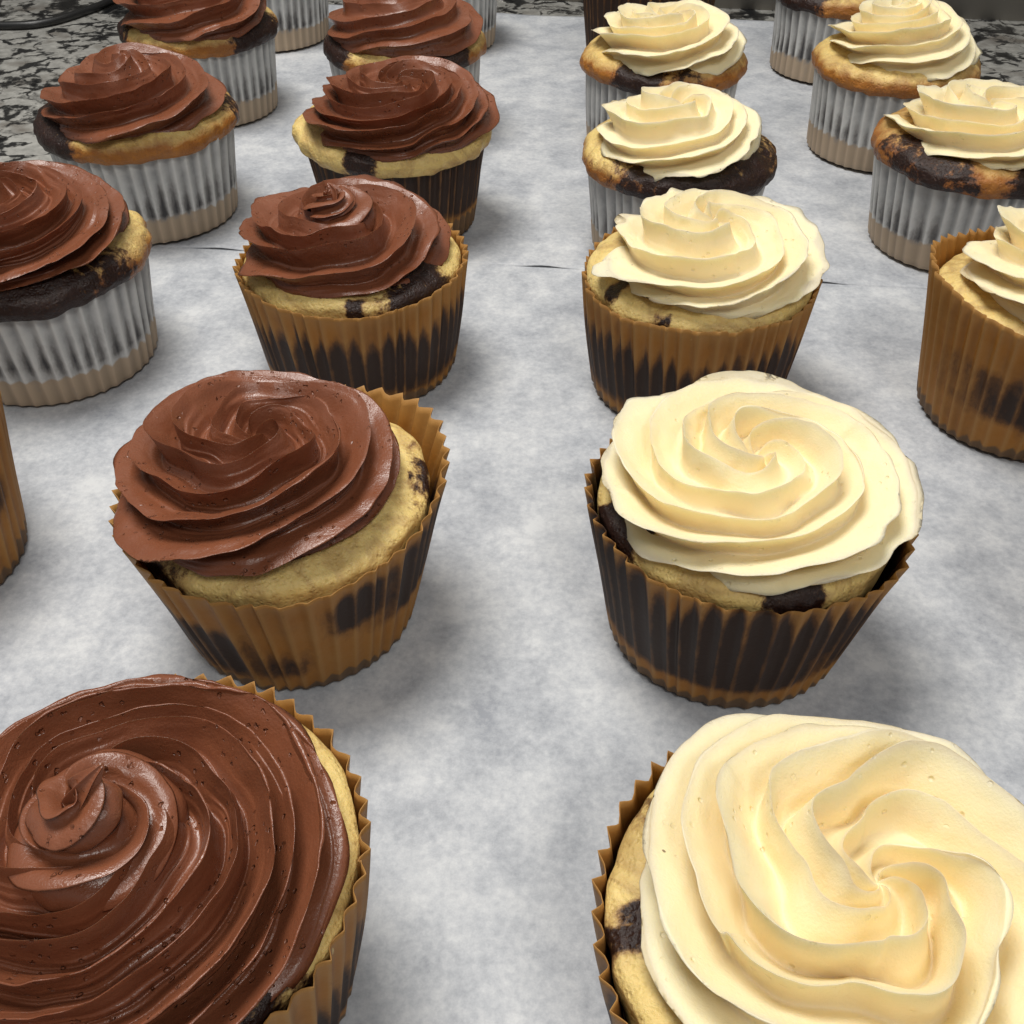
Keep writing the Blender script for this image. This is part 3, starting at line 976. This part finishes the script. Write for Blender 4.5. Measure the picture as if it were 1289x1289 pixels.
cupcake(**BR, kind='van', seed=14, x=0.0547, y=0.2770, R=0.0351, Rb=0.0288, h=0.0400, band=(0.16, 0.66),
        frost=dict(z=0.0410, rose=dict(arms=5, wind=1.05, A=0.0070, H=0.0125, start=50, peak=0.004, pw=0.006, px=-0.002, py=0.003, ruffle=0.0022), Rf=0.0305, dx=0.0022, dy=-0.003, start=160, r=0.0098, squash=0.8, lobes=6, turns=2.0, H=0.0195, peak=0.003, twist=0.6, curl=(0.003, 0.002), ruffle=0.0018),
        patch=[(212, 10, 0.6, 0.98, 0.85), (240, 9, 0.92, 1.2, 0.7)], sink=0.0015, dome=0.008,
        rim=[(185, 40, -0.0005, -0.002), (265, 50, 0, -0.0020)],
        label="vanilla cupcake in brown paper, yellow cake bulging on one side, twisted pointed crown of frosting")
cupcake(**WH, kind='van', seed=15, x=0.0600, y=0.3700, R=0.0350, Rb=0.0285, h=0.0395, zoff=0.0003,
        frost=dict(rose=dict(arms=5, wind=1.25, A=0.0058, H=0.0150, start=0, peak=0.0, ruffle=0.0022), Rf=0.0298, dx=-0.0010, dy=-0.003, r=0.0097, squash=0.74, zs=(0, 0.05, 0.35, 0.72, 1.0, 1.0, 0.85), mid=0.80, start=175, lobes=6, turns=2.2, H=0.021, peak=-0.001, ruffle=0.0020, detail=0.9),
        patch=[(290, 78, 0.4, 1.2, 1.0)], bake=0.15,
        label="vanilla cupcake in white paper with a nearly black lip and golden cake on one shoulder")
cupcake(**WH, kind='van', seed=16, x=0.0654, y=0.4702, R=0.0356, Rb=0.0305, h=0.0408, zoff=0.0003,
        frost=dict(rose=dict(arms=6, wind=1.15, A=0.0060, H=0.0140, start=10, peak=0.001, ruffle=0.0022), Rf=0.0315, dx=0.001, dy=-0.003, start=165, r=0.010, squash=0.82, lobes=6, turns=2.1, H=0.022, ruffle=0.0018, detail=0.7),
        patch=[(248, 22, 0.4, 1.2, 1.1), (285, 18, 0.6, 1.2, 0.45)], bake=0.35,
        label="vanilla cupcake in white paper with petal-like frosting wings and a golden, black and reddish lip")
cupcake(**BR, kind='van', seed=17, x=0.0700, y=0.5780, R=0.0350, Rb=0.0290, h=0.043, zoff=0.0003, band=(0.15, 1.1),
        frost=dict(Rf=0.031, start=150, detail=0.6, lobes=6),
        label="dark brown paper cupcake hidden behind the vanilla cupcake with petal-like wings")
# ---- outer column of vanilla cupcakes
cupcake(**BR, kind='van', seed=18, x=0.1515, y=0.1640, R=0.0345, Rb=0.0280, h=0.043, band=(0.2, 0.5),
        frost=dict(Rf=0.030, start=150, detail=0.6, lobes=6, dx=0.003),
        label="brown paper vanilla cupcake standing alone beside the one with two chocolate splashes")
cupcake(**BR, kind='van', seed=19, x=0.1533, y=0.2628, R=0.0348, Rb=0.0278, h=0.0425, band=(0.28, 0.66), band_k=0.0,
        spots=[(262, 55, 0.28, 0.64, 1.0)], rim=[(165, 38, 0.0012, 0.0042)],
        frost=dict(rose=dict(arms=6, wind=1.1, A=0.0066, H=0.0170, start=60, peak=0.004, ruffle=0.0020), Rf=0.0290, dx=0.0022, dy=-0.001, start=165, r=0.010, squash=0.82, lobes=6, turns=2.1, H=0.024, ruffle=0.0018, peak=0.004),
        sink=0.005, dome=0.007,
        label="vanilla cupcake in tall orange-brown paper that stands above its yellow cake")
cupcake(**WH, kind='van', seed=20, x=0.1685, y=0.3741, R=0.0366, Rb=0.0297, h=0.0403, zoff=0.0003,
        frost=dict(rose=dict(arms=5, wind=1.2, A=0.0064, H=0.0125, start=20, peak=0.001, ruffle=0.0022), Rf=0.0320, dx=0.0008, dy=-0.003, start=170, r=0.0098, squash=0.8, lobes=6, turns=2.1, H=0.0175, ruffle=0.0020, detail=0.9),
        patch=[(215, 42, 0.4, 1.2, 0.75), (290, 26, 0.4, 1.2, 0.9)], bake=0.55,
        label="vanilla cupcake in white paper with a dark reddish-brown marbled lip and thick ruffled frosting")
cupcake(**WH, kind='van', seed=21, x=0.1650, y=0.4661, R=0.0352, Rb=0.0306, h=0.0408, zoff=0.0003,
        frost=dict(rose=dict(arms=6, wind=1.25, A=0.0056, H=0.0170, start=30, peak=0.005, pw=0.007, mid_z=1.1, ruffle=0.0014), Rf=0.0300, dx=0.001, dy=-0.003, start=170, r=0.010, squash=0.85, lobes=6, turns=2.3, H=0.0275, peak=0.004, ruffle=0.0014, detail=0.8),
        patch=[(10, 18, 0.6, 1.2, 0.7)], bake=0.25,
        label="vanilla cupcake in white paper with an even golden lip and tall tiered frosting")
cupcake(**WH, kind='van', seed=22, x=0.1684, y=0.5751, R=0.0345, Rb=0.0307, h=0.0407, zoff=0.0003,
        frost=dict(rose=dict(arms=5, wind=1.15, A=0.0058, H=0.0155, start=90, peak=0.002, ruffle=0.0016), Rf=0.0300, dx=0.001, dy=-0.002, start=170, lobes=6, turns=2.1, H=0.027, ruffle=0.0016, detail=0.7),
        patch=[(205, 36, 0.4, 1.2, 1.1)], bake=0.3,
        label="vanilla cupcake in white paper close to the wall, lip black then golden")
